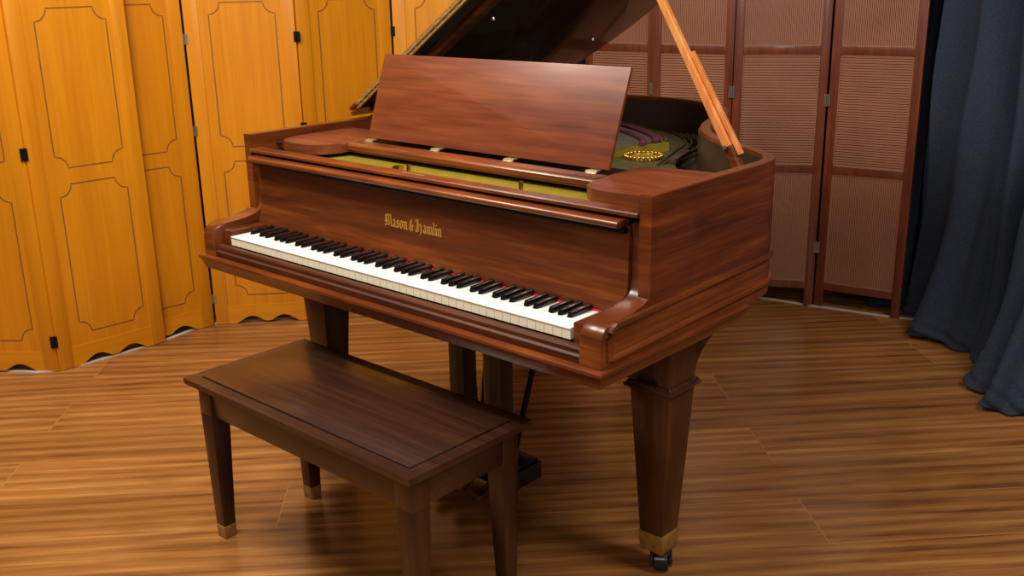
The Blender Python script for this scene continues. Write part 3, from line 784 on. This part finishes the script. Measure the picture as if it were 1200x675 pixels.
# ---- legs
def leg(cx, cy, top_h, foot_h, wings=True, cast=0):
    bm = B()
    frustum(bm, cx, cy, .105, foot_h, foot_h, .492, top_h, top_h, bev=.002)
    lg = P('leg', bm, M['leg'])
    bm = B()
    frustum(bm, cx, cy, .490, top_h+.010, top_h+.010, .497, top_h+.013, top_h+.013, bev=.002)
    frustum(bm, cx, cy, .4965, top_h+.009, top_h+.009, .507, top_h+.004, top_h+.004, bev=.002)
    P('collar', bm, M['leg'], lg)
    bm = B()
    frustum(bm, cx, cy+.006, .5065, top_h-.006, top_h-.006, .639, top_h-.006, top_h-.006)
    xa, xb = cx-top_h, cx+top_h; arch = [(xa, .5068), (xa+.014, .5068)]
    for k in range(0, 11):
        a = PI-k/10*PI; arch.append((cx-.006+(top_h-.024)*math.cos(a), .5075+.024*math.sin(a)))
    arch += [(xb-.014, .5068), (xb, .5068), (xb, .639), (xa, .639)]
    yprism(bm, arch, cy-top_h, cy-top_h+.013, .001)
    box(bm, xb-.012, xb, cy-top_h+.0125, cy+top_h-.003, .5068, .639, .0)
    # bracket sweeping towards the tail
    y0 = cy+top_h-.004; prf = [(y0, .51), (y0, .6385), (y0+.225, .6385), (y0+.225, .616)]
    for k in range(1, 9):
        a = k/9*PI/2; prf.append((y0+.225-.220*math.sin(a), .520+.096*math.cos(a)))
    xprism(bm, prf, cx-top_h+.004, cx+top_h-.001, .0015)
    if False:
        s = 1 if cx < 0 else -1
        x0 = cx+s*(top_h-.004); prf = [(x0, .512), (x0, .6385), (x0+s*.16, .6385), (x0+s*.16, .612)]
        for k in range(1, 9):
            a = k/9*PI/2; prf.append((x0+s*(.16-.155*math.sin(a)), .525+.085*math.cos(a)))
        yprism(bm, prf, cy-top_h+.004, cy+top_h-.004, .0015)
    P('capital', bm, M['leg'], lg)
    bm = B(); frustum(bm, cx, cy, .054, foot_h-.001, foot_h-.001, .1055, foot_h+.003, foot_h+.003, bev=.0015)
    P('ferrule', bm, M['brassd'], lg, label='brass cuff')
    # caster: stem, fork, wheel
    bm = B(); ox, oy = cx+.014, cy-.008
    a_ = math.radians(cast); ax = Vector((math.cos(a_), math.sin(a_), 0)); fw = Vector((-ax.y, ax.x, 0)); c0 = Vector((ox, oy, .0262))
    lathe(bm, [(.018, .044), (.026, .048), (.026, .0538)], cx, cy, 20)
    tube(bm, [c0-ax*.019, c0-ax*.016, c0-ax*.003, c0+ax*.003, c0+ax*.016, c0+ax*.019], [.020, .0255, .0262, .0262, .0255, .020], 26)
    for q in (-1, 1):
        tube(bm, [c0+ax*q*.0185, c0+ax*q*.028], [.012, .010], 16)
        prism(bm, [(-.022, .053), (.022, .053), (.019, .022), (.009, .012), (-.009, .012), (-.019, .022)], lambda p: c0*1+fw*p[0]+ax*q*.0205+Vector((0, 0, p[1]-.0262)), lambda p: c0*1+fw*p[0]+ax*q*.0265+Vector((0, 0, p[1]-.0262)))
    P('caster', bm, M['rubber'], lg, label='black caster wheel in a fork')
leg(.590, .372, .055, .0335, cast=35)
leg(-.655, .345, .052, .032, cast=10)
leg(-.215, 1.36, .050, .032, wings=False, cast=60)

# ---- pedal lyre
bm = B(); box(bm, -.175, .105, .34, .47, .595, .6395, .002)
lyre = P('lyre', bm, M['dark'])
for x0 in (-.131, .010):
    bm = B()
    xprism(bm, [(.365, .10), (.365, .598), (.418, .598), (.418, .10)], x0, x0+.058, .002)
    s = -1 if x0 > 0 else 1; xa = x0 if x0 > 0 else x0+.058
    yprism(bm, [(xa, .10), (xa, .34), (xa+s*.006, .24), (xa+s*.020, .16), (xa+s*.028, .10)], .368, .415)
    P('lyre_post', bm, M['dark'], lyre)
bm = B(); box(bm, -.190, .125, .345, .470, .050, .102, .004); box(bm, -.182, .117, .352, .463, .100, .112, .003)
P('pedal_box', bm, M['dark'], lyre)
for px in (-.085, -.008, .062):
    bm = B(); pth = [(px, .36, .072), (px, .325, .060), (px, .295, .050), (px, .268, .048), (px, .255, .045)]
    for (a, b, w0, w1) in ((0, 1, .009, .010), (1, 2, .010, .014), (2, 3, .014, .019), (3, 4, .019, .012)):
        A, D = pth[a], pth[b]
        V = [bm.verts.new((A[0]+s*w0, A[1], A[2]+h)) for s, h in ((-1, 0), (1, 0), (1, .009), (-1, .009))]+[bm.verts.new((D[0]+s*w1, D[1], D[2]+h)) for s, h in ((-1, 0), (1, 0), (1, .009), (-1, .009))]
        for f in ((3, 2, 1, 0), (4, 5, 6, 7), (0, 1, 5, 4), (1, 2, 6, 5), (2, 3, 7, 6), (3, 0, 4, 7)): bm.faces.new([V[i] for i in f])
    P('pedal', bm, M['brass'], lyre, label='brass pedal')
for sx_, ex in ((-.10, -.16), (.035, .085)):
    bm = B(); tube(bm, [(sx_, .455, .105), (ex, .60, .70)], .009, 12); P('lyre_brace', bm, M['blackmetal'], lyre)
bm = B(); tube(bm, [(-.02, .395, .11), (-.02, .395, .60)], .003, 8); P('pedal_rod', bm, M['brassd'], lyre)

# ------------------------------------------------------------------ light
def area(name, loc, target, size, power, col=(1, 1, 1), sy=None):
    l = bpy.data.lights.new(name, 'AREA'); l.energy = power; l.color = col; l.size = size
    if sy: l.shape = 'RECTANGLE'; l.size_y = sy
    o = bpy.data.objects.new(name, l); COL.objects.link(o); o.location = loc
    o.rotation_euler = (Vector(target)-Vector(loc)).to_track_quat('-Z', 'Y').to_euler(); return o
area('ceiling_light_left', (-.9, -.7, 2.9), (-1.3, .3, .4), .7, 56, (1, .93, .80))
area('ceiling_light_middle', (.2, -.9, 2.95), (.1, .4, .7), .7, 46, (1, .93, .82))
area('right_fill', (2.3, .7, 2.9), (.6, .9, .6), .7, 40, (1, .92, .80))  # unseen fill added to brighten the piano side and the floor at right
area('studio_light', (2.6, -2.5, 2.5), (-.4, .8, .9), .9, 24, (1, .94, .88))
w = bpy.data.worlds.new('room'); C.world = w; w.use_nodes = True
w.node_tree.nodes['Background'].inputs['Color'].default_value = (1, .92, .82, 1)
w.node_tree.nodes['Background'].inputs['Strength'].default_value = .09

# ------------------------------------------------------------------ camera
cam = bpy.data.cameras.new('camera'); co = bpy.data.objects.new('camera', cam); COL.objects.link(co); C.camera = co
yaw, pitch, roll = .7430, .2983, -.0192
cp, sp = math.cos(pitch), math.sin(pitch)
f = Vector((-math.sin(yaw)*cp, math.cos(yaw)*cp, -sp)); r = Vector((math.cos(yaw), math.sin(yaw), 0)); uu = r.cross(f)
r2 = math.cos(roll)*r+math.sin(roll)*uu; u2 = -math.sin(roll)*r+math.cos(roll)*uu
co.matrix_world = Matrix.Translation((1.843, -1.5116, 1.4214)) @ Matrix((r2, u2, -f)).transposed().to_4x4()
cam.sensor_width = 36; cam.lens = 1194.4/1200*36; cam.clip_start = .05
vs = C.view_settings; vs.view_transform = 'Standard'; vs.look = 'None'; vs.gamma = 1; vs.exposure = 0; vs.use_curve_mapping = False
C.display_settings.display_device = 'sRGB'
